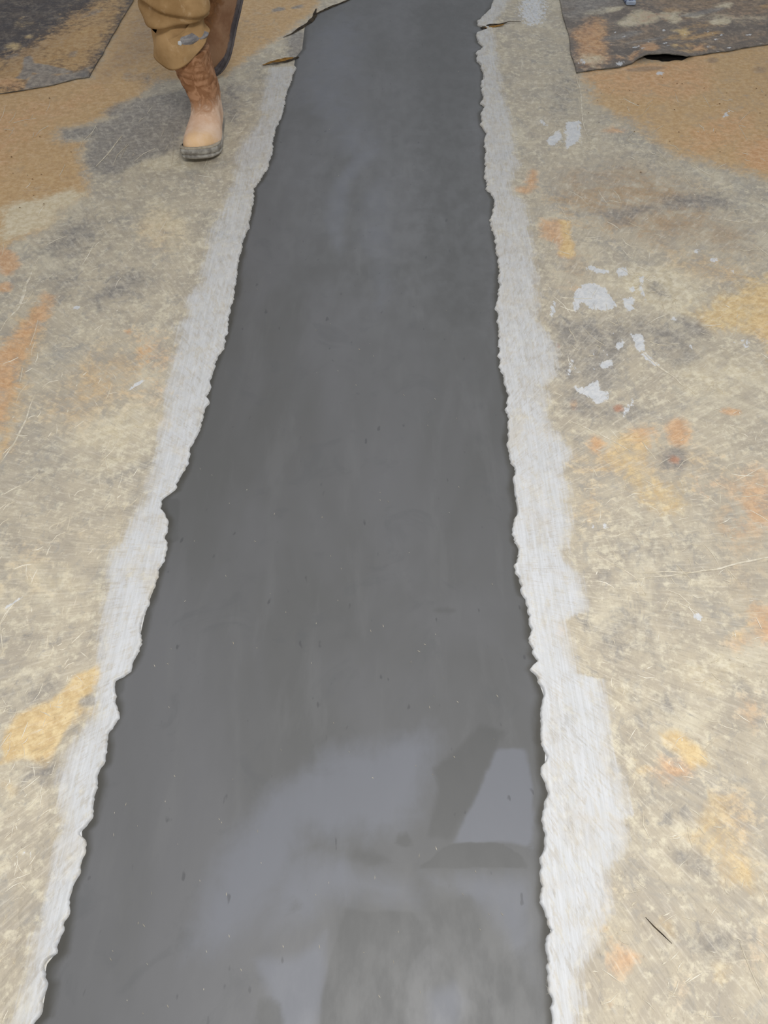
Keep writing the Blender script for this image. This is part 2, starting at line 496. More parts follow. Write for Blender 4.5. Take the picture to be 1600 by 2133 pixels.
def stained(name, base, pigs, skim=False):
    """worn surface: mottled base colour with each traced stain broken up by noise"""
    T = NT(name)
    big = T.noise(2.2, 3, .5, dist=.4)
    mid = T.noise(11, 6, .62, dist=.6)
    fine = T.noise(55, 6, .7)
    grain = T.noise(190, 4, .7, T.map((1, .55, 1), (0, 0, .5)))
    brk = T.noise(15, 9, .66, dist=1.0)
    brk2 = T.noise(38, 7, .7, T.map((1, .7, 1), (0, 0, -.5)), dist=.8)
    c = T.mix(T.step(mid, .38, .62), lin(base[0]), lin(base[1]))
    c = T.mix(T.step(T.noise(6, 8, .7, dist=.8), .5, .68, 0, .6), c, lin(base[3]))
    c = T.mix(T.step(T.noise(4.5, 8, .7, T.map((1, 1, 1), (0, 0, 1)), dist=.8), .52, .66, 0, .5), c, lin(base[2]))
    c = T.mix(T.step(T.math('ADD', T.math('MULTIPLY', fine, .65), T.math('MULTIPLY', brk, .35)), .48, .62, 0, .85), c, lin(base[2]))
    c = T.mix(T.step(brk2, .52, .66, 0, .5), c, lin(base[3]))
    for p in pigs:
        lo, hi = PCOL[p]
        a = T.attr(p)
        if p == 'white':
            s = T.math('ADD', T.math('MULTIPLY', T.noise(95, 6, .75, T.map((1.2, .45, 1))), .6), T.math('MULTIPLY', T.noise(42, 5, .7, dist=1.5), .4))
            v = T.math('ADD', a, T.math('MULTIPLY', T.math('SUBTRACT', s, .5), 2.0))
            f = T.step(v, .42, .56)
        else:
            nz = T.math('ADD', T.math('MULTIPLY', brk, .55), T.math('MULTIPLY', brk2 if p in ('cream', 'dark', 'yellow') else fine, .45))
            v = T.math('ADD', a, T.math('MULTIPLY', T.math('SUBTRACT', nz, .5), 2.0))
            f = T.step(v, .24, .84)
        f = T.math('MULTIPLY', f, T.step(a, .02, .16))
        f = T.math('MULTIPLY', f, {'white': .9, 'orange': .78, 'yellow': .8}.get(p, .85))
        pc = T.mix(T.step(fine, .36, .64), lin(lo), lin(hi))
        c = T.mix(f, c, pc)
    # fine pale scuffs and hair scratches
    for rot, sc, k in ((.9, (3, 70, 1), .34), (-.5, (4, 60, 1), .28), (2.2, (5, 90, 1), .25)):
        vv = T.map(sc, (0, 0, rot), T.mix(.06, T.co, T.n('ShaderNodeTexNoise', Scale=6.0, Detail=3.0).outputs['Color'], 'ADD'))
        s = T.noise(2.4, 3, .6, vv)
        f = T.math('MULTIPLY', T.step(s, .62, .72, 0, k), T.step(brk, .42, .58))
        c = T.mix(f, c, lin((222, 212, 190)))
    f = T.math('MULTIPLY', T.step(grain, .58, .74, 0, .38), T.step(mid, .35, .55))
    c = T.mix(f, c, lin((228, 216, 188)))
    c = T.mix(T.step(grain, .40, .28, 0, .35), c, lin((112, 100, 84)))
    # scuffs fanning out from where the work was done
    sp = T.n('ShaderNodeSeparateXYZ', Vector=T.co)
    yy = T.math('SUBTRACT', sp.outputs[1], .8)
    ang = T.math('ARCTAN2', yy, T.math('ABSOLUTE', sp.outputs[0]))
    rad = T.math('SQRT', T.math('ADD', T.math('MULTIPLY', yy, yy), T.math('MULTIPLY', sp.outputs[0], sp.outputs[0])))
    cb = T.n('ShaderNodeCombineXYZ', X=T.math('MULTIPLY', ang, 90.0), Y=T.math('MULTIPLY', rad, 16.0), Z=T.math('MULTIPLY', sp.outputs[0], 2.0))
    fan = T.noise(1.6, 5, .65, cb.outputs[0], .3)
    c = T.mix(T.math('MULTIPLY', T.step(fan, .5, .76, 0, .4), T.step(T.attr('tan'), .4, .85, 1, .3)), c, lin((232, 224, 206) if name == 'worn_floor' else (150, 140, 128)))
    c = T.mix(T.math('MULTIPLY', T.step(fan, .48, .28, 0, .28), T.step(T.attr('tan'), .4, .85, 1, .4)), c, lin((132, 124, 112) if name == 'worn_floor' else (60, 56, 54)))
    if skim:
        a = T.attr('skim')
        s1 = T.noise(26, 6, .65, T.map((8, .35, 1), (0, 0, .04)), dist=.3)
        s2 = T.noise(16, 8, .7, dist=.6)
        v = T.math('ADD', a, T.math('MULTIPLY', T.math('SUBTRACT', T.math('ADD', T.math('MULTIPLY', s1, .4), T.math('MULTIPLY', s2, .6)), .5), 1.7))
        f = T.math('MULTIPLY', T.step(v, .22, .6), T.step(a, .02, .2))
        f = T.math('MULTIPLY', f, T.step(T.math('ADD', T.math('MULTIPLY', fan, .4), T.math('MULTIPLY', T.noise(48, 6, .75, T.map((2.2, .6, 1)), dist=.6), .6)), .40, .52, .55, 1))
        f = T.math('MULTIPLY', f, T.math('MULTIPLY', T.math('MULTIPLY', T.step(a, .4, 1.0, .66, 1), T.step(T.noise(9, 6, .7, T.map((1.6, .8, 1)), dist=.5), .34, .5, .62, 1)), .92))
        wc = T.mix(T.step(s1, .3, .7), lin((196, 197, 197)), lin((212, 214, 217)))
        wc = T.mix(T.step(s2, .5, .7, 0, .5), wc, lin((204, 197, 186)))
        c = T.mix(f, c, wc)
    T.bump(T.math('ADD', T.math('ADD', fine, T.math('MULTIPLY', grain, .5)), brk), .35, .003)
    rr = T.step(mid, .3, .7, .55, .8)
    T.out(c, rr, .3)
    return T.m


M_floor = stained('worn_floor', ((176, 166, 149), (191, 180, 159), (217, 208, 184), (156, 153, 147)), PIG, True)
M_sheet = stained('muddy_rubber', ((74, 68, 68), (94, 86, 82), (122, 112, 100), (62, 58, 62)), PIG)
M_sheet_r = stained('scuffed_rubber', ((112, 103, 95), (128, 118, 108), (150, 140, 128), (92, 87, 84)), PIG)
M_cut = None


def simple(name, c0, c1, scale=20, rough=.7, bump=.2, spec=.3, thr=(.38, .62), sc=(1, 1, 1)):
    T = NT(name)
    a = T.noise(scale, 5, .6, T.map(sc))
    c = T.mix(T.step(a, *thr), lin(c0), lin(c1))
    T.bump(T.noise(scale * 4, 5, .65), bump, .002)
    return T.out(c, rough, spec)


# ---------------------------------------------------------------- floor
xs = np.concatenate([np.arange(-6, -2.2, .2), np.arange(-2.2, -.9, .014), np.arange(-.9, .9, .008), np.arange(.9, 2.2, .014), np.arange(2.2, 6.01, .2)])
ys = np.concatenate([np.arange(-3, -.3, .2), np.arange(-.3, 2.0, .008), np.arange(2.0, 4.0, .012), np.arange(4.0, 7.01, .2)])
XX, YY = np.meshgrid(xs, ys)
X = XX.ravel()
Y = YY.ravel()
mk = masks(X, Y, PIG)
# stains go on in loose patches outside the traced area
outside = np.clip((np.abs(X) - .55 - .33 * np.clip(Y, 0, 9)) * 3, 0, 1) + np.clip(-Y * 4, 0, 1) + np.clip((Y - 3.6) * 2, 0, 1)
for p, sd, kk in (('tan', 3, .9), ('orange', 7, .7), ('dark', 11, .7), ('cream', 17, .6)):
    mk[p] = np.maximum(mk[p], np.clip(outside, 0, 1) * np.clip(noise2(X, Y, sd, 2.2) * 1.3, 0, 1) * kk).astype(np.float32)
Z = noise2(X, Y, 2, 3.0) * .0006 - .0006

LE = [(729, 0), (663, 29), (648, 42), (636, 58), (632, 103), (618, 120), (614, 144), (607, 172), (593, 206), (591, 234), (579, 261), (571, 292), (567, 323), (556, 352), (544, 375), (529, 394), (529, 427), (517, 476), (506, 510), (497, 562), (491, 600), (480, 656), (469, 709), (450, 761), (439, 799), (427, 855), (409, 907), (394, 943), (392, 956), (386, 979), (369, 1009), (363, 1024), (349, 1033), (336, 1046), (336, 1058), (340, 1067), (351, 1084), (345, 1121), (349, 1129), (334, 1189), (326, 1222), (307, 1275), (296, 1324), (287, 1365), (266, 1402), (240, 1421), (238, 1444), (243, 1465), (246, 1484), (240, 1506), (223, 1529), (225, 1555), (219, 1589), (204, 1607), (206, 1634), (195, 1682), (189, 1716), (176, 1731), (178, 1769), (167, 1821), (146, 1862), (142, 1900), (131, 1949), (122, 1986), (103, 2009), (99, 2035), (105, 2050), (97, 2087), (90, 2117), (71, 2133)]
RE = [(1030, 0), (1023, 17), (1007, 36), (992, 46), (993, 55), (1009, 58), (1013, 63), (993, 71), (993, 89), (1007, 100), (992, 110), (992, 129), (1000, 137), (1005, 155), (1004, 182), (1005, 203), (1000, 217), (1009, 225), (1000, 237), (1002, 261), (1014, 282), (1009, 309), (1011, 344), (1011, 371), (1016, 395), (1028, 416), (1024, 459), (1030, 500), (1039, 545), (1039, 575), (1036, 627), (1037, 669), (1039, 710), (1043, 766), (1051, 792), (1058, 830), (1052, 856), (1060, 871), (1056, 914), (1062, 947), (1073, 981), (1069, 1019), (1077, 1060), (1071, 1094), (1073, 1127), (1082, 1142), (1077, 1169), (1077, 1202), (1088, 1240), (1099, 1249), (1097, 1270), (1103, 1307), (1103, 1330), (1112, 1345), (1109, 1364), (1118, 1379), (1107, 1394), (1120, 1424), (1129, 1450), (1124, 1487), (1124, 1540), (1131, 1559), (1129, 1607), (1137, 1652), (1124, 1705), (1133, 1739), (1126, 1772), (1129, 1810), (1131, 1844), (1129, 1881), (1141, 1915), (1139, 1967), (1148, 2005), (1148, 2057), (1154, 2133)]
LO = [(600, 0), (600, 130), (556, 143), (545, 200), (530, 260), (500, 300), (491, 319), (484, 375), (455, 440), (435, 480), (425, 525), (416, 592), (384, 622), (392, 660), (367, 679), (373, 712), (356, 761), (341, 814), (345, 862), (326, 919), (319, 994), (296, 1050), (274, 1095), (240, 1147), (225, 1185), (222, 1275), (216, 1312), (210, 1369), (205, 1425), (204, 1462), (196, 1500), (165, 1540), (142, 1580), (128, 1637), (140, 1712), (120, 1787), (90, 1900), (68, 2012), (34, 2125), (30, 2133)]
RO = [(1065, 0), (1031, 60), (1042, 137), (1048, 192), (1068, 240), (1075, 300), (1086, 344), (1070, 378), (1072, 406), (1097, 417), (1109, 470), (1116, 519), (1120, 575), (1124, 669), (1158, 720), (1161, 781), (1132, 805), (1145, 894), (1165, 910), (1195, 944), (1167, 992), (1184, 1007), (1180, 1045), (1189, 1090), (1180, 1120), (1169, 1150), (1202, 1199), (1217, 1255), (1214, 1275), (1165, 1295), (1185, 1337), (1202, 1405), (1247, 1415), (1262, 1450), (1268, 1562), (1296, 1637), (1311, 1695), (1285, 1712), (1300, 1727), (1292, 1769), (1262, 1825), (1266, 1900), (1229, 1975), (1206, 2035), (1204, 2133)]


def edge_fn(tr, x0, x1):
    w = np.array([G(*p) for p in tr])
    o = np.argsort(w[:, 1])
    w = w[o]
    yy = np.concatenate([[-3], w[:, 1], [7]])
    xx = np.concatenate([[x0], w[:, 0], [x1]])
    return lambda y: np.interp(y, yy, xx)


eL = edge_fn(LE, -.58, -.12)
eR = edge_fn(RE, .06, .78)
oL = edge_fn(LO, -.62, -.45)
oR = edge_fn(RO, .1, .9)
# the skim coat stains the floor just outside its own edge as well
skim_floor = np.zeros(len(X))
dl = X - oL(Y)
skim_floor = np.where((X < 0) & (Y < 2.96), np.clip(.5 + dl / .05, 0, 1), 0)
dr = oR(Y) - X
skim_floor = np.where((X > 0), np.clip(.5 + dr / .05, 0, 1), skim_floor)
fade = np.clip((2.0 - Y) / 1.2, 0, 1) * .4 + .6
V = np.stack([X, Y, Z], -1)
mk['skim'] = skim_floor * fade
floor = mesh_obj('floor', V, grid_faces(len(ys), len(xs)), M_floor, attrs=mk)
floor['kind'] = 'structure'

# ---------------------------------------------------------------- dark repair strip
T = NT('fresh_grey_mortar')
n1 = T.noise(3.0, 4, .55, T.map((1, .45, 1)), .5)
n2 = T.noise(26, 6, .6, T.map((1, .5, 1)))
n3 = T.noise(14, 5, .6, T.map((1.3, .25, 1), (0, 0, .12)), .3)
c = T.mix(T.step(n1, .35, .65), lin((92, 92, 91)), lin((101, 101, 102)))
c = T.mix(T.step(n3, .5, .68, 0, .4), c, lin((106, 106, 106)))
c = T.mix(T.step(T.noise(9, 6, .65, dist=1), .54, .66, 0, .35), c, lin((88, 89, 90)))
pv = T.math('ADD', T.attr('pale'), T.math('MULTIPLY', T.math('SUBTRACT', T.math('ADD', T.math('MULTIPLY', n2, .5), T.math('MULTIPLY', T.noise(11, 5, .65, dist=.8), .5)), .5), .9))
c = T.mix(T.math('MULTIPLY', T.step(pv, .25, .8), T.step(T.attr('pale'), .02, .2, 0, .8)), c, lin((112, 114, 120)))  # bluish light sheen put into the base colour
dv = T.math('ADD', T.attr('damp'), T.math('MULTIPLY', T.math('SUBTRACT', T.noise(13, 6, .65, dist=1), .5), .6))
df = T.math('MULTIPLY', T.step(dv, .3, .6), T.step(T.attr('damp'), .02, .2, 0, .85))
c = T.mix(df, c, lin((87, 87, 86)))
pit = T.noise(60, 2, .5, T.map((1, .45, 1)))
c = T.mix(T.step(pit, .70, .76, 0, .5), c, lin((66, 66, 68)))
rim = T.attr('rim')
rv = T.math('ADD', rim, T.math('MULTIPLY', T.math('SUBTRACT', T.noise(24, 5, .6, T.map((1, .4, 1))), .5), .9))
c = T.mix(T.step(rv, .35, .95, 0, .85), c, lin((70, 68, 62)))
T.bump(T.math('ADD', n1, T.math('MULTIPLY', n2, .15)), .25, .004)
M_strip = T.out(c, T.step(n2, .35, .65, .42, .5), .35)

rows = np.concatenate([np.arange(-1.2, 4.4, .004), np.arange(4.4, 6.98, .03)])
nc = 60
u = np.linspace(0, 1, nc)
a = eL(rows) - .012
b = eR(rows) + .012
SX = a[:, None] * (1 - u) + b[:, None] * u
SY = np.repeat(rows[:, None], nc, 1)
d_edge = np.minimum(SX - (a[:, None] + .012), (b[:, None] - .012) - SX)
SZ = .0012 + noise2(SX.ravel(), SY.ravel(), 8, 5).reshape(SX.shape) * .0004 - .0022 * np.clip(1 - d_edge / .02, 0, 1) * 0
SZ[:, 0] = -.004
SZ[:, -1] = -.004
ms = masks(SX.ravel(), SY.ravel(), ['pale', 'damp'])
nz = noise1(rows, 31, ((3, .6), (9, .4)))[:, None]
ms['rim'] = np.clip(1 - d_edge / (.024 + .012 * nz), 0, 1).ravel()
strip = mesh_obj('repair_strip', np.stack([SX.ravel(), SY.ravel(), SZ.ravel()], -1), grid_faces(len(rows), nc), M_strip, attrs=ms)
tag(strip, 'long smooth strip of fresh dark grey mortar running down the middle of the floor', 'mortar strip')

# ---------------------------------------------------------------- pale skim coat bands with ragged lips over the strip


def band(side, y0, y1, label, seed):
    rows = np.concatenate([np.arange(y0, min(y1, 4.4), .0035), np.arange(min(y1, 4.4), y1, .02)])
    jag = noise1(rows, seed, ((16, .0035), (45, .0035), (110, .0025), (230, .0015)))
    if side < 0:
        inner = eL(rows) + jag + .001
        outer = oL(rows) - .03
    else:
        inner = eR(rows) - jag - .001
        outer = oR(rows) + .03
    outer = outer + side * .012 * noise1(rows, seed + 5, ((30, 1),))
    k = 34
    t = np.linspace(0, 1, k) ** 1.25
    wid = np.abs(outer - inner)[:, None]
    BX = inner[:, None] + side * t[None, :] * wid
    BY = np.repeat(rows[:, None], k, 1)
    d = t[None, :] * wid
    lipn = (noise1(rows, seed + 9, ((20, .4), (60, .4))) * .5 + .8)[:, None]
    H = .0052 * np.clip(d / .004, 0, 1) ** .5 * (1 + .5 * np.exp(-(d / .009) ** 2) * lipn)
    H *= np.clip((wid - d) / (wid * .8), 0, 1)
    H += noise2(BX.ravel(), BY.ravel() * .45, seed, 120).reshape(BX.shape) * .0005 * np.clip(d / .01, 0, 1)
    BZ = H + .0004 - .0018 * np.clip(1 - (wid - d) / .012, 0, 1)
    BZ[:, 0] = -.002
    m = masks(BX.ravel(), BY.ravel(), PIG)
    trace = (oL if side < 0 else oR)(BY.ravel())
    dist = side * (trace - BX.ravel())
    sk = np.clip(.5 + dist / .05, 0, 1)
    sk = np.maximum(sk, np.clip(1.1 - d.ravel() / .02, 0, 1))
    f = np.clip((2.0 - BY.ravel()) / 1.2, 0, 1) * .4 + .6
    m['skim'] = sk * f
    if side < 0:   # flaking, mud stained stretch beside the yellow patch
        pass
    V = np.stack([BX.ravel(), BY.ravel(), BZ.ravel()], -1)
    fc = grid_faces(len(rows), k)
    if side > 0:
        pass
    else:
        fc = fc[:, ::-1].copy()
    o = mesh_obj('skim_coat_band', V, fc, M_floor, attrs=m)
    tag(o, label, 'skim coat')
    return o


yj = G(612, 141)[1]
band(-1, -1.2, yj, 'whitish ragged skim coat band along the left edge of the dark strip, beside the boots', 41)
band(1, -1.2, 6.9, 'whitish ragged skim coat band along the right edge of the dark strip', 57)


# ---------------------------------------------------------------- muddy rubber sheets in the two far corners
def sheet(name, edge_pts, side_dir_px, label, lift=None, thick=.003, seed=3, depth=2.6, mat=None):
    """edge_pts: front edge from the corner outward (photo points); side_dir_px: a second point on the side edge"""
    E = np.array([G(*p) for p in edge_pts])
    c0 = E[0]
    sd = np.array(G(*side_dir_px)) - c0
    sd /= np.linalg.norm(sd)
    seg = np.concatenate([[0], np.cumsum(np.linalg.norm(np.diff(E, axis=0), axis=1))])
    us = np.concatenate([np.arange(0, min(1.3, seg[-1]), .006), np.linspace(min(1.3, seg[-1]), seg[-1] + 1.6, 30)])
    last = (E[-1] - E[-2]) / np.linalg.norm(E[-1] - E[-2])
    ex = np.where(us <= seg[-1], np.interp(us, seg, E[:, 0]), E[-1, 0] + (us - seg[-1]) * last[0])
    ey = np.where(us <= seg[-1], np.interp(us, seg, E[:, 1]), E[-1, 1] + (us - seg[-1]) * last[1])
    jr = noise1(us, seed, ((14, .0035), (50, .0018)))
    vs = np.concatenate([np.arange(0, .9, .011), np.linspace(.9, depth, 20)])
    U, Vv = np.meshgrid(us, vs)
    PX = ex[None, :] + sd[0] * Vv
    PY = ey[None, :] + sd[1] * Vv + jr[None, :] * np.clip(1 - Vv / .05, 0, 1)
    PX = PX + (noise1(vs, seed + 4, ((6, .004), (20, .0015)))[:, None]) * np.clip(1 - U / .1, 0, 1)
    h = noise2(PX.ravel(), PY.ravel(), seed + 1, 9).reshape(U.shape) * .0022 + .0024
    h = h * np.clip(Vv / .04, .35, 1)
    if lift:
        u0, u1, hh = lift
        tt = np.clip((U - u0) / (u1 - u0), 0, 1)
        h = h + hh * np.where((U > u0) & (U < u1), np.sin(PI * tt ** .75) ** .8, 0) * np.exp(-(Vv / .10) ** 2)
    top = np.stack([PX.ravel(), PY.ravel(), (h + thick).ravel()], -1)
    bot = np.stack([PX.ravel(), PY.ravel(), (h * .98 + .0004).ravel()], -1)
    n = len(top)
    nr, ncol = U.shape
    f = grid_faces(nr, ncol)
    fb = f[:, ::-1] + n
    side = []
    for i in range(ncol - 1):
        side.append((i + n, i + 1 + n, i + 1, i))
    for j in range(nr - 1):
        side.append((j * ncol, (j + 1) * ncol, (j + 1) * ncol + n, j * ncol + n))
    F = np.concatenate([f, fb, np.array(side)])
    V = np.concatenate([top, bot])
    o = mesh_obj(name, V, F, mat or M_sheet, attrs=masks_sheet(V[:, 0], V[:, 1]))
    o.data.materials.append(M_cut_edge)
    mi = np.zeros(len(F), dtype=np.int32)
    mi[len(f) * 2:] = 1
    o.data.polygons.foreach_set('material_index', mi)
    sm = np.ones(len(F), dtype=bool)
    sm[len(f) * 2:] = False
    o.data.polygons.foreach_set('use_smooth', sm)
    tag(o, label, 'rubber sheet')
    return o


M_cut_edge = simple('cut_rubber_edge', (82, 82, 78), (128, 126, 118), 30, .8, .2, .2)


def masks_sheet(X, Y):
    global ST
    keep = ST
    ST = SHEET_ST
    m = masks(X, Y, PIG)
    ST = keep
    return m


keep = ST
ST = SHEET_ST
# left sheet
st('tan', [(-500, 215), (-500, 150), (0, 118), (60, 90), (100, 66), (140, 34), (200, 0), (240, -30), (300, -30), (185, 170), (0, 210)], .05, .74)
st('tan', [(60, 90), (190, 40), (250, 10), (260, 30), (190, 150), (150, 150), (110, 128), (60, 125)], .05, .9)
st('brown', [(0, 120), (80, 90), (130, 60), (150, 100), (80, 130), (0, 170)], .06, .6)
st('yellow', ell(32, 100, 20, 10), .02, .75)
st('yellow', ell(62, 80, 8, 5), .01, .8)
st('orange', ell(20, 178, 40, 14), .03, .8)
st('tan', ell(100, 172, 12, 8, -20), .012, .9)
st('cream', ell(125, 165, 8, 4), .012, .4)
st('dark', [(30, 165), (42, 160), (52, 122), (66, 118), (72, 135), (100, 136), (118, 142), (150, 150), (158, 155), (110, 158), (70, 155), (56, 170)], .006, 1)
st('dark', [(48, 190), (62, 160), (90, 152), (120, 160), (185, 148), (188, 163), (110, 180)], .01, .8)
# right sheet
st('dark', [(1160, -30), (1290, -30), (1290, 10), (1240, 30), (1180, 40)], .06, .8)
st('brown', [(1290, -40), (1650, -40), (1650, 60), (1500, 50), (1400, 60), (1320, 20)], .08, .6)
st('orange', [(1188, 70), (1235, 36), (1265, 46), (1268, 80), (1272, 118), (1300, 124), (1250, 142), (1205, 146), (1196, 118)], .03, .82)
st('tan', [(1230, 36), (1262, 32), (1270, 70), (1265, 120), (1225, 130), (1220, 80)], .04, .6)
st('cream', ell(1235, 128, 30, 12), .03, .7)
st('white', ell(1213, 132, 12, 8), .02, .6)
st('white', ell(1290, 135, 12, 4, -14), .015, .8)
st('skin', ell(0, 0, 1, 1), .01, 0)
st('cream', [(1284, 54), (1300, 38), (1330, 24), (1362, 30), (1378, 44), (1350, 54), (1310, 60)], .02, .8)
st('cream', [(1366, 28), (1412, 32), (1418, 46), (1402, 54), (1380, 42)], .02, .85)
st('red', ell(1345, 40, 60, 20), .04, .45)
st('cream', [(1440, 40), (1500, 32), (1600, 34), (1600, 46), (1500, 46)], .04, .6)
st('red', ell(1560, 35, 60, 10), .05, .5)
st('orange', ell(1352, 106, 20, 13), .012, 1)
st('yellow', [(1398, 66), (1430, 62), (1434, 72), (1426, 80), (1416, 74)], .012, 1)
st('tan', ell(1460, 56, 60, 8, -5), .03, .6)
st('yellow', ell(1404, 101, 8, 6), .01, .8)
st('orange', ell(1457, 102, 14, 8), .015, .85)
st('orange', ell(1322, 122, 16, 8, -20), .015, .8)
st('brown', ell(1540, 85, 90, 18, -8), .05, .6)
st('brown', ell(1330, 85, 70, 30), .04, .5)
for q in range(34):
    st('white', ell(random.uniform(1270, 1600), random.uniform(62, 112), random.uniform(2, 8), random.uniform(1.2, 2.6), random.gauss(-6, 8)), .008, random.uniform(.5, .9))
for q in range(22):
    st(random.choice(('cream', 'dark', 'brown', 'tan')), ell(random.uniform(1230, 1620), random.uniform(0, 112), random.uniform(14, 50), random.uniform(3, 8), random.gauss(-6, 5)), .012, random.uniform(.5, .8))
for q in range(26):
    st(random.choice(('brown', 'dark', 'tan', 'yellow')), ell(random.uniform(20, 250), random.uniform(20, 160), random.uniform(8, 30), random.uniform(3, 7), random.gauss(-25, 8)), .014, random.uniform(.4, .7))
st('brown', ell(1500, 10, 130, 30), .06, .6)
ST = keep

sheet('rubber_sheet', [(187, 163), (160, 166), (112, 178), (45, 190), (0, 196), (-300, 236)], (279, 0),
      'dark rubber sheet caked with tan mud, its corner showing behind the boots at left', seed=12)
E0 = [(1200, 153), (1245, 147), (1290, 141), (1322, 132), (1345, 125), (1390, 123.5), (1432, 122.5), (1445, 118), (1500, 110), (1600, 94), (2000, 40)]
w = np.array([G(*p) for p in E0])
sg = np.concatenate([[0], np.cumsum(np.linalg.norm(np.diff(w, axis=0), axis=1))])
sheet('rubber_sheet', E0, (1166, 0), 'dark rubber sheet smeared with orange and grey mud, front edge lifting, right of strip',
      lift=(sg[3] - .01, sg[6] + .03, .017), seed=25, mat=M_sheet_r)

# ---------------------------------------------------------------- narrow marks on the floor: cracks, scratches
M_crack = simple('crack_shadow_grime', (50, 44, 38), (78, 68, 54), 60, .95, .2, .1)
M_rust = simple('rusty_dirt', (122, 88, 40), (160, 120, 62), 60, .9, .2, .1)
M_scr = simple('scratch_white', (196, 186, 164), (222, 214, 196), 60, .7, .1, .2)


def ribbon(pts, w, z=.0006, h=.0008, seed=0, taper=(0.1, 1, .1), n=None):
    """a low three-sided ridge following floor points (photo px), width w in metres"""
    P = np.array([G(*p) for p in pts])
    s = np.concatenate([[0], np.cumsum(np.linalg.norm(np.diff(P, axis=0), axis=1))])
    n = n or max(4, int(s[-1] / .012))
    t = np.linspace(0, s[-1], n)
    x = np.interp(t, s, P[:, 0])
    y = np.interp(t, s, P[:, 1])
    dx = np.gradient(x)
    dy = np.gradient(y)
    L = np.hypot(dx, dy) + 1e-9
    nx, ny = -dy / L, dx / L
    ww = w * np.interp(t / s[-1], np.linspace(0, 1, len(taper)), taper) * (1 + .35 * noise1(t, seed, ((60, 1),)))
    off = noise1(t, seed + 1, ((25, .0012), (70, .0008))) * (0.3 if n == 5 else 1)
    x = x + nx * off
    y = y + ny * off
    V = []
    for i in range(n):
        V += [(x[i] - nx[i] * ww[i], y[i] - ny[i] * ww[i], z - .0008), (x[i], y[i], z + h), (x[i] + nx[i] * ww[i], y[i] + ny[i] * ww[i], z - .0008)]
    F = []
    for i in range(n - 1):
        a = i * 3
        F += [(a, a + 3, a + 4, a + 1), (a + 1, a + 4, a + 5, a + 2)]
    return V, F


def rib_obj(name, mat, parent, *a, **k):
    V, F = ribbon(*a, **k)
    return mesh_obj(name, V, F, mat, parent)


M_under = simple('painted_gap_shade', (20, 18, 17), (34, 30, 26), 60, .9, .2, .1)
rib_obj('gap_shade', M_under, floor, [(1342, 119), (1362, 115), (1395, 113.5), (1436, 113)], .05, seed=3, z=.0012, h=.0003, taper=(.3, 1, 1, .3))  # black ribbon paints the shade in the gap under the lifted edge
rib_obj('crack', M_crack, floor, [(590, 79), (610, 70), (630, 57), (645, 48), (655, 36), (659, 19)], .010, seed=2, z=.0026, h=.0003, taper=(.05, .6, 1, .9, .15))
rib_obj('crack', M_crack, floor, [(655, 32), (690, 15), (729, 0)], .007, seed=4, z=.0028, taper=(.4, 1, .7))
rib_obj('crack', M_rust, floor, [(546, 137), (566, 130), (590, 126), (612, 122)], .014, seed=7, z=.003, h=.0004, taper=(.05, .5, 1, .9))
rib_obj('crack', M_crack, floor, [(548, 138), (575, 134), (600, 128), (622, 120)], .006, seed=8, z=.0036, h=.0003, taper=(.1, .6, 1, 1))
rib_obj('crack', M_crack, floor, [(1004, 62), (1020, 54), (1040, 53), (1060, 47), (1085, 48)], .012, seed=9, z=.0048, taper=(1, .8, .35, .25, .05))
rib_obj('crack', M_rust, floor, [(1008, 60), (1024, 58), (1050, 53)], .010, seed=10, z=.0046, taper=(.8, 1, .1))
rib_obj('scratch', M_scr, floor, [(1317, 1211), (1345, 1203), (1400, 1198), (1450, 1190), (1500, 1183), (1520, 1176), (1600, 1160), (1700, 1140)], .0022, seed=11, h=.0012)
rib_obj('scratch', M_scr, floor, [(1330, 1195), (1390, 1190), (1460, 1192)], .0016, seed=12)
rib_obj('scratch', M_scr, floor, [(1185, 875), (1230, 895), (1280, 920), (1315, 940)], .0014, seed=13)
rib_obj('scratch', M_scr, floor, [(1240, 1155), (1320, 1200), (1345, 1240)], .0008, seed=14)
rib_obj('scratch', M_scr, floor, [(1335, 730), (1375, 764), (1405, 785), (1425, 806)], .0028, seed=15)
rib_obj('scratch', M_scr, floor, [(1338, 920), (1352, 940), (1366, 958)], .0016, seed=16)
rib_obj('scratch', M_scr, floor, [(1295, 1225), (1345, 1240)], .0010, seed=17)
rib_obj('scratch', M_scr, floor, [(78, 540), (55, 590), (40, 640), (12, 668), (0, 690)], .0045, seed=18)
rib_obj('scratch', M_scr, floor, [(72, 820), (55, 870), (30, 920), (0, 965)], .003, seed=19)
rib_obj('scratch', M_scr, floor, [(200, 348), (225, 320), (255, 282)], .003, seed=20)
rib_obj('scratch', M_scr, floor, [(1205, 155), (1212, 210), (1213, 250), (1228, 300)], .003, seed=21)
rib_obj('scratch', M_scr, floor, [(1200, 160), (1210, 190)], .003, seed=24)
rib_obj('scratch', M_scr, floor, [(1540, 1960), (1560, 2010), (1590, 2080)], .0012, seed=22)
rib_obj('scratch', M_scr, floor, [(0, 1300), (4, 1340), (8, 1370)], .0014, seed=23)
rib_obj('scratch', M_crack, floor, [(1345, 1910), (1380, 1945), (1400, 1965)], .0012, seed=25)
rib_obj('scratch', M_scr, floor, [(1225, 1850), (1300, 1940)], .0006, seed=27)

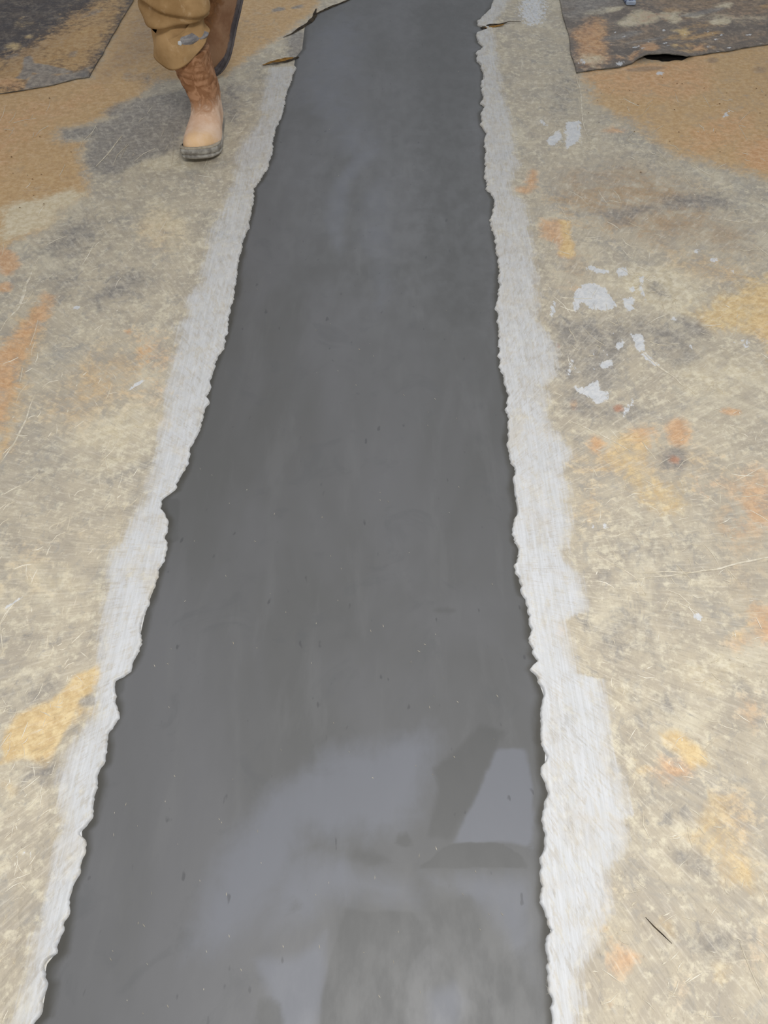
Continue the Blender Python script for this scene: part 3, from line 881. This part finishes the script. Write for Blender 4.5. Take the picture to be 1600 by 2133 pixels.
# hair-fine scuffs nobody could count
V, F = [], []
for q in range(1000):
    if random.random() < .55:
        px, py = random.uniform(1130, 1640), random.uniform(180, 2133)
    else:
        py = random.uniform(230, 2133)
        px = random.uniform(-40, 620 - .27 * py)
    ln = random.uniform(10, 55) * (random.random() ** 1.5 + .25)
    ang = random.choice([random.gauss(.55, .35), random.gauss(-.9, .4), random.uniform(0, PI)]) if px > 900 else random.choice([random.gauss(-.9, .35), random.gauss(-1.1, .3), random.uniform(0, PI)])
    bend = random.gauss(0, .14)
    pts = [(px, py), (px + ln * .5 * math.cos(ang), py + ln * .5 * math.sin(ang)), (px + ln * math.cos(ang + bend), py + ln * math.sin(ang + bend))]
    v, f = ribbon(pts, random.uniform(.0003, .0010), z=.0006, h=.0005, seed=q, n=5)
    k = len(V)
    V += v
    F += [tuple(i + k for i in ff) for ff in f]
M_hair = simple('pale_scuffs', (204, 194, 172), (232, 226, 210), 8, .8, .1, .2)
o = mesh_obj('scuff_marks', V, F, M_hair, floor)
o['kind'] = 'stuff'

# crumbs of dirt
bmv = [(0, 0, 1), (0, 0, -.6), (1, 0, 0), (-1, .1, 0), (0, 1, 0), (.1, -1, 0)]
bmf = [(0, 2, 4), (0, 4, 3), (0, 3, 5), (0, 5, 2), (1, 4, 2), (1, 3, 4), (1, 5, 3), (1, 2, 5)]
M_crumb = simple('dirt_crumbs', (92, 70, 48), (130, 100, 70), 30, .9, .3, .1)
V, F = [], []
for q in range(80):
    if q < 62:
        px, py = random.uniform(1215, 1640), random.gauss(190, 70)
        if py < 160 or py > 420:
            continue
    else:
        px, py = random.uniform(0, 200), random.uniform(200, 460)
    x, y = G(px, py)
    s = random.uniform(.0008, .0026)
    k = len(V)
    V += [(x + a * s * 1.5, y + b * s, .0012 + c_ * s * .7) for a, b, c_ in bmv]
    F += [tuple(i + k for i in f) for f in bmf]
o = mesh_obj('dirt_crumbs', V, F, M_crumb, floor, smooth=False)
o['kind'] = 'stuff'

# pale dust flecks lying on the strip
V, F = [], []
for q in range(120):
    py = 2133 * random.random() ** .6
    px = random.uniform(640 - .25 * py, 980 + .05 * py)
    x, y = G(px, py)
    if not (eL(y) + .03 < x < eR(y) - .03):
        continue
    L = random.uniform(.001, .0035)
    ang = random.gauss(-1.2, .3)
    wv = random.uniform(.0003, .0006)
    k = len(V)
    cx, sx = math.cos(ang), math.sin(ang)
    V += [(x + a * L * cx - b * wv * sx, y + a * L * sx + b * wv * cx, z) for a, b, z in ((-1, 0, .0018), (0, -1, .0018), (1, 0, .0018), (0, 1, .0018), (0, 0, .0028))]
    F += [(k, k + 1, k + 4), (k + 1, k + 2, k + 4), (k + 2, k + 3, k + 4), (k + 3, k, k + 4)]
o = mesh_obj('dust_flecks', V, F, M_scr, strip, smooth=False)
o['kind'] = 'stuff'


# ---------------------------------------------------------------- small blue printed packet on the right sheet
M_pk = NT('packet_print')
nv = M_pk.noise(90, 3, .6)
M_packet = M_pk.out(M_pk.mix(M_pk.step(nv, .47, .53), lin((152, 166, 192)), lin((60, 66, 98))), .4, .5)
M_packet_b = simple('packet_pale_end', (160, 172, 192), (182, 192, 206), 30, .4, .05, .5)
e = bpy.data.objects.new('packet', None)
C.objects.link(e)
pc = G(1307, 4)
e.location = (pc[0], pc[1] + .03, .0085)
tag(e, 'small pale blue packet with dark blue print lying on the right-hand muddy sheet', 'packet')


def rbox(name, w, l, h, y0, z0, mat, parent, r=.006):
    V, F = [], []
    prof = []
    for cx, cy, a0 in ((w / 2 - r, l - r, 0), (-w / 2 + r, l - r, 90), (-w / 2 + r, r, 180), (w / 2 - r, r, 270)):
        for s in range(4):
            an = math.radians(a0 + s * 30)
            prof.append((cx + r * math.cos(an), cy + r * math.sin(an)))
    lv = ((0, .92), (.15, 1), (.8, 1), (1, .9))
    for hz, sc in lv:
        for x, y in prof:
            V.append((x * sc, y0 + l / 2 + (y - l / 2) * (1 - (1 - sc) * .4), z0 + h * hz))
    m = len(prof)
    for k in range(len(lv) - 1):
        for i in range(m):
            F.append((k * m + i, k * m + (i + 1) % m, (k + 1) * m + (i + 1) % m, (k + 1) * m + i))
    F.append(tuple(range(m))[::-1])
    F.append(tuple(range((len(lv) - 1) * m, len(lv) * m)))
    return mesh_obj(name, V, F, mat, parent, smooth=False)


rbox('packet_body', .042, .16, .014, -.078, 0, M_packet, e)
rbox('packet_end', .040, .014, .012, -.092, 0.0005, M_packet_b, e)

# ---------------------------------------------------------------- person walking towards the camera


def closed_loft(name, rings, mat, parent, cap=True, subsurf=0):
    m = len(rings[0])
    V = np.array(rings).reshape(-1, 3)
    F = [tuple(map(int, f)) for f in grid_faces(len(rings), m, True)]
    if cap:
        F.append(tuple(range(m))[::-1])
        F.append(tuple(range((len(rings) - 1) * m, len(rings) * m)))
    o = mesh_obj(name, V, F, mat, parent)
    if subsurf:
        md = o.modifiers.new('smooth', 'SUBSURF')
        md.levels = md.render_levels = subsurf
    return o


# boots ---------------------------------------------------------
FL = .305
tab_t = [0, .02, .06, .14, .27, .45, .62, .76, .86, .93, .97, .99, 1]
tab_w = [0, .019, .029, .037, .039, .039, .047, .053, .052, .045, .034, .022, 0]


def fw(t):
    return np.interp(t, tab_t, tab_w)


def shift(t):
    return -.026 * np.clip((t - .5) / .5, 0, 1) ** 1.5


def outline(t0, t1, wmax, p=2.4, grow=0.0, m=56):
    pts = []
    for k in range(m):
        an = 2 * PI * k / m
        s = math.cos(an)
        tt = .5 + .5 * (abs(s) ** .8) * (1 if s > 0 else -1)
        t = t0 + (t1 - t0) * tt
        wl = wmax * max(0.0, 1 - abs(2 * tt - 1) ** p) ** (1 / p)
        wv = min(wl, float(fw(min(max(t, 0), 1))) + grow) if grow >= 0 else wl
        if k in (0, m // 2):
            wv = 0
        sg = 1 if math.sin(an) > 0 else -1
        pts.append((sg * wv + float(shift(t)), .5 * FL - t * FL))   # toe at -y
    return pts


def sole_outline(g, m=56):
    pts = []
    for k in range(m):
        an = 2 * PI * k / m
        s = math.cos(an)
        tt = .5 + .5 * (abs(s) ** .72) * (1 if s > 0 else -1)
        wv = float(fw(tt)) + (g if 0.01 < tt < .99 else 0)
        if k in (0, m // 2):
            wv = 0
        sg = 1 if math.sin(an) > 0 else -1
        y = .5 * FL - tt * FL
        y = y * (1 + 2 * g / FL)
        pts.append((sg * wv + float(shift(tt)), y))
    return pts


def toe_spring(y):
    t = (.5 * FL - y) / FL
    return .018 * np.clip((t - .7) / .3, 0, 1) ** 1.6


def make_boot(parent, up_mat, sole_mat, welt_mat, shaft_top=.238):
    rings = []
    lv = [(.020, -.0, .99, .060), (.030, -.005, .992, .060), (.042, -.008, .985, .058), (.052, -.008, .965, .055), (.060, -.006, .94, .052), (.066, -.004, .90, .050), (.071, 0, .84, .047),
          (.076, 0, .77, .045), (.083, 0, .70, .044), (.092, .005, .635, .044), (.102, .008, .58, .045), (.114, .01, .53, .046), (.126, .01, .495, .048), (.138, .005, .475, .050), (.150, 0, .465, .052),
          (.165, -.01, .46, .054), (.18, -.015, .46, .056), (.20, -.02, .465, .058), (.22, -.02, .47, .060), (.24, -.02, .475, .061), (shaft_top, -.02, .48, .062)]
    # resample levels finely for the creases
    L = np.array(lv)
    zz = np.concatenate([L[:9, 0], np.arange(.088, shaft_top, .0035)])
    for z in zz:
        t0, t1, w = (np.interp(z, L[:, 0], L[:, i]) for i in (1, 2, 3))
        o2 = outline(t0, t1, w, 2.3 if z > .09 else 2.6, grow=(0.004 if z < .085 else -1))
        ring = []
        cyy = .5 * FL - (t0 + t1) / 2 * FL
        for x, y in o2:
            an = math.atan2(y - cyy, x)
            front = max(0, -math.sin(an))
            d = 0
            if z > .088:
                k1 = z - .012 * math.sin(an * 2 + .6) - .01 * math.cos(an)
                amp = np.interp(z, [.088, .11, .16, .20, .27], [0, .002, .0045, .003, .001])
                ph = (k1 - .09) / .021
                d = amp * (abs(math.sin(ph * PI)) ** .6 - .55)
                d += .003 * math.sin(an * 3 + z * 60)
            elif z > .05:
                d = .0012 * math.sin(y * 160 + x * 60) * front
            nx, ny = math.cos(an), math.sin(an)
            lean = -.03 * np.clip((z - .09) / .12, 0, 1) ** 1.3
            slant = -.10 * x * np.clip((-y - .02) / .1, 0, 1) * 0
            ring.append((x + nx * d + lean, y + ny * d, z + .005 + toe_spring(y)))
        rings.append(ring)
    up = closed_loft('boot', rings, up_mat, parent)
    sr = []
    for z, g in ((.0, -.003), (.003, .002), (.009, .004), (.0095, .002), (.0125, .002), (.013, .0045), (.021, .0055), (.026, .004), (.028, -.001)):
        sr.append([(x, y, z * 1.2 + float(toe_spring(y))) for x, y in sole_outline(g)])
    so = closed_loft('sole', sr, sole_mat, up)
    wr = []
    for z, g in ((.0265, .0035), (.0285, .0045), (.031, .003), (.033, -.002)):
        wr.append([(x, y, z + .005 + float(toe_spring(y))) for x, y in sole_outline(g)])
    we = closed_loft('welt', wr, welt_mat, up, cap=False)
    # pull loop / side seam down the shaft
    return up


def leather(name, lo, hi, up_lo, up_hi, yel):
    T = NT(name)
    a = T.noise(16, 5, .6)
    b = T.noise(34, 5, .6, dist=1)
    c = T.mix(T.step(a, .35, .65), lin(lo), lin(hi))
    sep = T.n('ShaderNodeSeparateXYZ', Vector=T.co)
    zz = T.math('ADD', sep.outputs[2], T.math('MULTIPLY', T.math('SUBTRACT', b, .5), .09))
    dk = T.mix(T.step(b, .4, .6), lin(up_lo), lin(up_hi))
    c = T.mix(T.step(zz, .088, .122), c, dk)
    ty = T.math('ADD', T.math('SUBTRACT', sep.outputs[1], T.math('MULTIPLY', sep.outputs[0], .5)), T.math('MULTIPLY', T.math('SUBTRACT', a, .5), .22))
    c = T.mix(T.step(ty, -.06, -.15, 0, .6), c, lin(yel))
    T.bump(T.math('ADD', T.noise(70, 5, .6), T.noise(260, 3, .6)), .3, .002)
    return T.out(c, .75, .2)


M_lea = leather('tan_leather', (216, 178, 148), (236, 206, 180), (142, 100, 68), (176, 132, 98), (242, 202, 146))
M_lea2 = leather('brown_leather', (136, 100, 74), (156, 122, 94), (98, 66, 40), (130, 92, 60), (160, 128, 100))
M_sole = simple('grey_rubber_sole', (130, 125, 118), (182, 178, 168), 30, .8, .3, .2)
M_sole2 = simple('dark_rubber_sole', (78, 72, 74), (104, 98, 98), 30, .8, .3, .2)
M_welt = simple('boot_welt', (150, 140, 124), (178, 168, 150), 40, .8, .3, .2)
M_trous = NT('muddy_khaki_cloth')
ta = M_trous.noise(7, 5, .6)
tb = M_trous.noise(24, 5, .6, dist=.8)
tc = M_trous.mix(M_trous.step(ta, .35, .65), lin((150, 118, 78)), lin((186, 152, 108)))
tc = M_trous.mix(M_trous.step(tb, .56, .72, 0, .5), tc, lin((204, 176, 140)))
M_trous.bump(M_trous.math('ADD', M_trous.noise(60, 5, .6), M_trous.noise(500, 2, .5)), .25, .002)
M_trousers = M_trous.out(tc, .9, .15)
M_lining = simple('grey_mud_smear', (128, 126, 128), (156, 152, 150), 60, .7, .2, .3, sc=(1, 1, 3))
M_spot = simple('pale_mud_spot', (190, 190, 188), (206, 206, 204), 60, .7, .1, .3)

person = bpy.data.objects.new('person', None)
C.objects.link(person)
BX, BY = -.566, 2.463
person.location = (-.6, 2.65, 0)
tag(person, 'person in mud-stained khaki trousers and tan leather boots walking beside the dark strip', 'person')
PL = Vector(person.location)


def put(o, loc, rot=(0, 0, 0)):
    o.matrix_basis = Matrix.Translation(Vector(loc) - PL) @ rot
    return o


bt = make_boot(person, M_lea, M_sole, M_welt)
put(bt, (BX + .012, BY - .028, 0.0), Matrix.Rotation(math.radians(3), 4, 'Z'))
bt['label'] = 'tan leather boot planted in front, grey sole edge'
b2 = make_boot(person, M_lea2, M_sole2, M_sole2)
toe_local = Vector((-.016, -.5 * FL + .015, 0))
R2 = Matrix.Rotation(math.radians(-38), 4, 'Z') @ Matrix.Rotation(math.radians(56), 4, 'X')
base = Vector((-.60, 2.885, .012)) - (R2 @ toe_local)
put(b2, base, R2)
b2['label'] = 'browner boot behind, heel raised and sole edge showing'


# trousers ------------------------------------------------------
def leg_rings(path, zs, fold=True, seed=1, m=64):
    """path: (z along, centre xyz, rx, ry)"""
    P = np.array(path, dtype=float)
    out = []
    for s in zs:
        c = [np.interp(s, P[:, 0], P[:, i]) for i in (1, 2, 3, 4, 5)]
        ring = []
        for k in range(m):
            th = 2 * PI * k / m
            # th = 0 is +x (image right), -pi/2 faces the camera
            d = 0.0
            for (z0, sl_s, sl_c, h, depth, up) in (FOLDS if fold else FOLDS2):
                zf = z0 + sl_s * math.cos(th) + sl_c * math.sin(th)
                q = s - zf
                if q > 0:
                    d += h * math.exp(-q / up) * (1 - math.exp(-q / .006))
                else:
                    d -= depth * math.exp(q / .022) * (1 - math.exp(q / .003))
            d += .005 * math.sin(3 * th + s * 22 + seed) + .004 * math.sin(5 * th - s * 41) + .003 * math.sin(2 * th + s * 95 + 2 * math.sin(th * 2 + s * 30))
            rx, ry = c[3] + d, c[4] + d
            ring.append((c[0] + rx * math.cos(th), c[1] + ry * math.sin(th), c[2]))
        out.append(ring)
    return out


FOLDS = [(.312, .006, -.012, .030, .018, .05), (.375, -.030, .012, .018, .012, .05), (.50, .02, .01, .012, .008, .06), (.60, -.02, 0, .012, .01, .06)]
FOLDS2 = [(.40, .02, .0, .016, .01, .05), (.52, -.02, .01, .014, .01, .06)]
# front leg: hem hangs lower at image left
rings = []
front_path = [(.0, -.60, 2.535, .232, .082, .088), (.06, -.60, 2.535, .245, .080, .088), (.12, -.603, 2.535, .305, .078, .086), (.2, -.61, 2.53, .385, .082, .086),
              (.35, -.612, 2.53, .53, .082, .088), (.55, -.59, 2.59, .74, .095, .10), (.70, -.565, 2.66, .90, .10, .12)]
fr = leg_rings([(p[3], p[1], p[2], p[3], p[4], p[5]) for p in front_path], np.concatenate([np.arange(.232, .5, .0045), np.arange(.5, .9, .015)]), True, 1)
# slant the hem: lower at left-front, higher at right
for i, r in enumerate(fr):
    for k, (x, y, z) in enumerate(r):
        th = 2 * PI * k / 64
        f = max(0, 1 - (z - .232) / .06)
        tw = (th + PI) % (2 * PI) - PI
        hem = .006 - .034 * math.exp(-((tw + 1.95) / .7) ** 2) + .034 * math.exp(-((tw + .1) / .8) ** 2) + .006 * math.sin(3 * th + 1)
        r[k] = (x - .006 * f * (1 - math.cos(th)), y, z + f * hem)
inner = [[(x * .93 + (-.60) * .07, y * .93 + 2.535 * .07, z + .004) for x, y, z in fr[0]], [(x * .9 + (-.60) * .1, y * .9 + 2.535 * .1, z + .08) for x, y, z in fr[0]]]
for q in range(len(fr)):
    sh = .02 * max(0, min(1, (.6 - fr[q][0][2]) / .3))
    fr[q] = [(x, y - sh, z) for x, y, z in fr[q]]
    inner = [[(x * .93 + (-.60) * .07, y * .93 + 2.515 * .07, z + .004) for x, y, z in fr[0]], [(x * .9 + (-.60) * .1, y * .9 + 2.515 * .1, z + .08) for x, y, z in fr[0]]]
front = inner[::-1] + fr
rear_axis = [(.33, -.60, 2.945, .33, .075, .08), (.45, -.64, 2.84, .45, .08, .085), (.56, -.685, 2.74, .56, .09, .095), (.74, -.71, 2.71, .74, .097, .105), (.90, -.72, 2.70, .90, .10, .12)]
rr = leg_rings(rear_axis, np.arange(.33, .9, .008), False, 3)
hip = []
for z, w, d in ((.87, .165, .115), (.92, .175, .125), (.98, .17, .12), (1.03, .155, .11)):
    hip.append([(-.642 + w * math.cos(t), 2.675 + d * math.sin(t), z) for t in [2 * PI * k / 64 for k in range(64)]])
V, F = [], []
for blk in (front, rr, hip):
    k0 = len(V)
    for r in blk:
        V += r
    F += [tuple(int(i) + k0 for i in f) for f in grid_faces(len(blk), 64, True)]
F.append(tuple(range(len(V) - 64, len(V))))
V = np.array(V) - np.array(PL)
tr = mesh_obj('trousers', V, F, M_trousers, person)

# grey wet patch with a pale spot inside the fold at the trouser bottom


def patch(name, mat, parent, th0, th1, z0, z1, off, n=14, mrows=6):
    V, F = [], []
    for j in range(mrows):
        for i in range(n):
            a = i / (n - 1)
            b = j / (mrows - 1)
            th = th0 + (th1 - th0) * a
            zc = (z0 + z1) / 2 + (b - .5) * (z1 - z0) * (math.sin(PI * (a * .9 + .05)) ** .5) - .006 * math.cos(th)
            # sit just outside the nearest trouser ring
            ri = min(range(len(fr)), key=lambda q: abs(fr[q][int(th / (2 * PI) * 64) % 64][2] - zc))
            f = (th / (2 * PI) * 64) % 64
            i0 = int(f)
            u_ = f - i0
            p0 = Vector(fr[ri][i0])
            p1 = Vector(fr[ri][(i0 + 1) % 64])
            p = p0.lerp(p1, u_)
            nrm = Vector((math.cos(th), math.sin(th), -.1))
            e_ = off * (1 if 0 < j < mrows - 1 and 0 < i < n - 1 else .0)
            p = p + nrm * (e_ + .0004)
            p.z = zc
            V.append(p - PL)
    F = [tuple(map(int, f)) for f in grid_faces(mrows, n)]
    return mesh_obj(name, [tuple(v) for v in V], F, mat, parent)


g = patch('mud_patch', M_lining, tr, math.radians(278), math.radians(354), .276, .304, .003)
g['label'] = 'grey wet smear with a pale spot on the trouser fold'
patch('mud_spot', M_spot, tr, math.radians(275), math.radians(285), .278, .292, .004, 7, 5)

# upper body (outside the frame): one continuous skinned figure with jacket, hair
M_skin = simple('skin_tone', (176, 128, 100), (190, 142, 112), 10, .55, .05, .4)
M_jack = simple('work_jacket', (96, 92, 82), (122, 114, 98), 12, .9, .3, .15)
M_hairm = simple('dark_hair', (40, 32, 26), (58, 46, 36), 60, .6, .3, .3)
cx, cy = -.642, 2.675
sk = {'pel': (cx, cy, .95, .13), 'wst': (cx, cy - .005, 1.08, .115), 'cst': (cx, cy - .01, 1.28, .135), 'nkb': (cx, cy - .005, 1.45, .058), 'nck': (cx, cy - .015, 1.50, .055), 'hd0': (cx, cy - .03, 1.555, .074),
      'hd1': (cx, cy - .03, 1.63, .09), 'hd2': (cx, cy - .02, 1.69, .064)}
edges = [('pel', 'wst'), ('wst', 'cst'), ('cst', 'nkb'), ('nkb', 'nck'), ('nck', 'hd0'), ('hd0', 'hd1'), ('hd1', 'hd2')]
for s, sw in ((-1, .10), (1, -.12)):
    t = 'l' if s < 0 else 'r'
    sk['sh' + t] = (cx + s * .17, cy, 1.40, .042)
    sk['el' + t] = (cx + s * .23, cy + .02 + sw * .3, 1.12, .042)
    sk['wr' + t] = (cx + s * .235, cy - .06 - sw, .88, .028)
    sk['pm' + t] = (cx + s * .232, cy - .075 - sw, .82, .034)
    edges += [('nkb', 'sh' + t), ('sh' + t, 'el' + t), ('el' + t, 'wr' + t), ('wr' + t, 'pm' + t)]
    for fi, (dyy, ln) in enumerate(((-.028, .06), (-.010, .07), (.009, .066), (.027, .052))):
        b0 = (cx + s * .23, cy - .075 - sw + dyy, .785)
        sk['f%d%s' % (fi, t)] = (*b0, .0095)
        sk['g%d%s' % (fi, t)] = (b0[0] - s * .006, b0[1], b0[2] - ln * .55, .0085)
        sk['h%d%s' % (fi, t)] = (b0[0] - s * .022, b0[1] - .004, b0[2] - ln, .0075)
        edges += [('pm' + t, 'f%d%s' % (fi, t)), ('f%d%s' % (fi, t), 'g%d%s' % (fi, t)), ('g%d%s' % (fi, t), 'h%d%s' % (fi, t))]
    sk['t0' + t] = (cx + s * .215, cy - .11 - sw, .825, .011)
    sk['t1' + t] = (cx + s * .205, cy - .125 - sw, .79, .009)
    edges += [('pm' + t, 't0' + t), ('t0' + t, 't1' + t)]
ks = list(sk)
me = bpy.data.meshes.new('body')
me.from_pydata([tuple(Vector(sk[k][:3]) - PL) for k in ks], [(ks.index(a_), ks.index(b_)) for a_, b_ in edges], [])
body = bpy.data.objects.new('body', me)
C.objects.link(body)
body.parent = person
md = body.modifiers.new('skin', 'SKIN')
sv = me.skin_vertices[0].data
for i, k in enumerate(ks):
    sv[i].radius = (sk[k][3], sk[k][3])
sv[0].use_root = True
md2 = body.modifiers.new('sub', 'SUBSURF')
md2.levels = md2.render_levels = 2
me.materials.append(M_skin)
# jacket: torso and two sleeves in one mesh


def tube_rings(pts, m=32):
    out = []
    for i, (p, rx, ry) in enumerate(pts):
        a_ = Vector(pts[max(0, i - 1)][0])
        b_ = Vector(pts[min(len(pts) - 1, i + 1)][0])
        d = (b_ - a_).normalized()
        u_ = Vector((1, 0, 0)) if abs(d.x) < .9 else Vector((0, 1, 0))
        v_ = d.cross(u_).normalized()
        u_ = v_.cross(d).normalized()
        out.append([tuple(Vector(p) + u_ * rx * math.cos(2 * PI * k / m) + v_ * ry * math.sin(2 * PI * k / m) - PL) for k in range(m)])
    return out


V, F = [], []
blks = [tube_rings([((cx, cy, .93), .19, .14), ((cx, cy, 1.0), .185, .14), ((cx, cy - .005, 1.1), .17, .13), ((cx, cy - .01, 1.28), .19, .145), ((cx, cy - .005, 1.40), .185, .12), ((cx, cy - .005, 1.46), .12, .09), ((cx, cy - .01, 1.50), .068, .066)])]
for t in 'lr':
    s_, e_, w_ = (Vector(sk[q + t][:3]) for q in ('sh', 'el', 'wr'))
    blks.append(tube_rings([(s_ + Vector((0, 0, .062)), .006, .006), (s_ + Vector((0, 0, .045)), .045, .045), (s_ + Vector((0, 0, .015)), .07, .07), (s_ - Vector((0, 0, .02)), .075, .075), (s_.lerp(e_, .5), .063, .063), (e_, .056, .056), (e_.lerp(w_, .5), .049, .049), (w_, .042, .042)]))
for blk in blks:
    k0 = len(V)
    for r in blk:
        V += r
    F += [tuple(int(i) + k0 for i in f) for f in grid_faces(len(blk), 32, True)]
mesh_obj('jacket', V, F, M_jack, person)
# hair cap
V = []
for j in range(9):
    for k in range(24):
        ph = PI * .5 * j / 8
        th = 2 * PI * k / 24
        V.append((cx - PL.x + .088 * math.sin(ph + .12) * math.cos(th), cy + .0 - PL.y + .1 * math.sin(ph + .12) * math.sin(th), 1.645 + .095 * math.cos(ph + .12)))
F = [tuple(map(int, f)) for f in grid_faces(9, 24, True)]
mesh_obj('hair', V, F, M_hairm, person)
# face: eyes, nose, ears, mouth
M_eye = simple('eye_white', (225, 222, 216), (232, 230, 226), 10, .3, 0, .5)
M_mouth = simple('lips', (150, 90, 78), (160, 98, 84), 30, .5, .05, .4)


def ball(name, loc, r, mat):
    V = []
    for j in range(8):
        for k in range(12):
            ph = PI * (j + .02) / 7.04
            V.append((loc[0] - PL.x + r[0] * math.sin(ph) * math.cos(2 * PI * k / 12), loc[1] - PL.y + r[1] * math.sin(ph) * math.sin(2 * PI * k / 12), loc[2] - PL.z + r[2] * math.cos(ph)))
    return mesh_obj(name, V, [tuple(map(int, f)) for f in grid_faces(8, 12, True)], mat, person)


for s in (-1, 1):
    ball('eye', (cx + s * .03, cy - .114, 1.62), (.012, .008, .008), M_eye)
    ball('ear', (cx + s * .084, cy - .02, 1.605), (.009, .018, .03), M_skin)
ball('nose', (cx, cy - .122, 1.595), (.012, .016, .024), M_skin)
ball('mouth', (cx, cy - .108, 1.562), (.024, .006, .007), M_mouth)
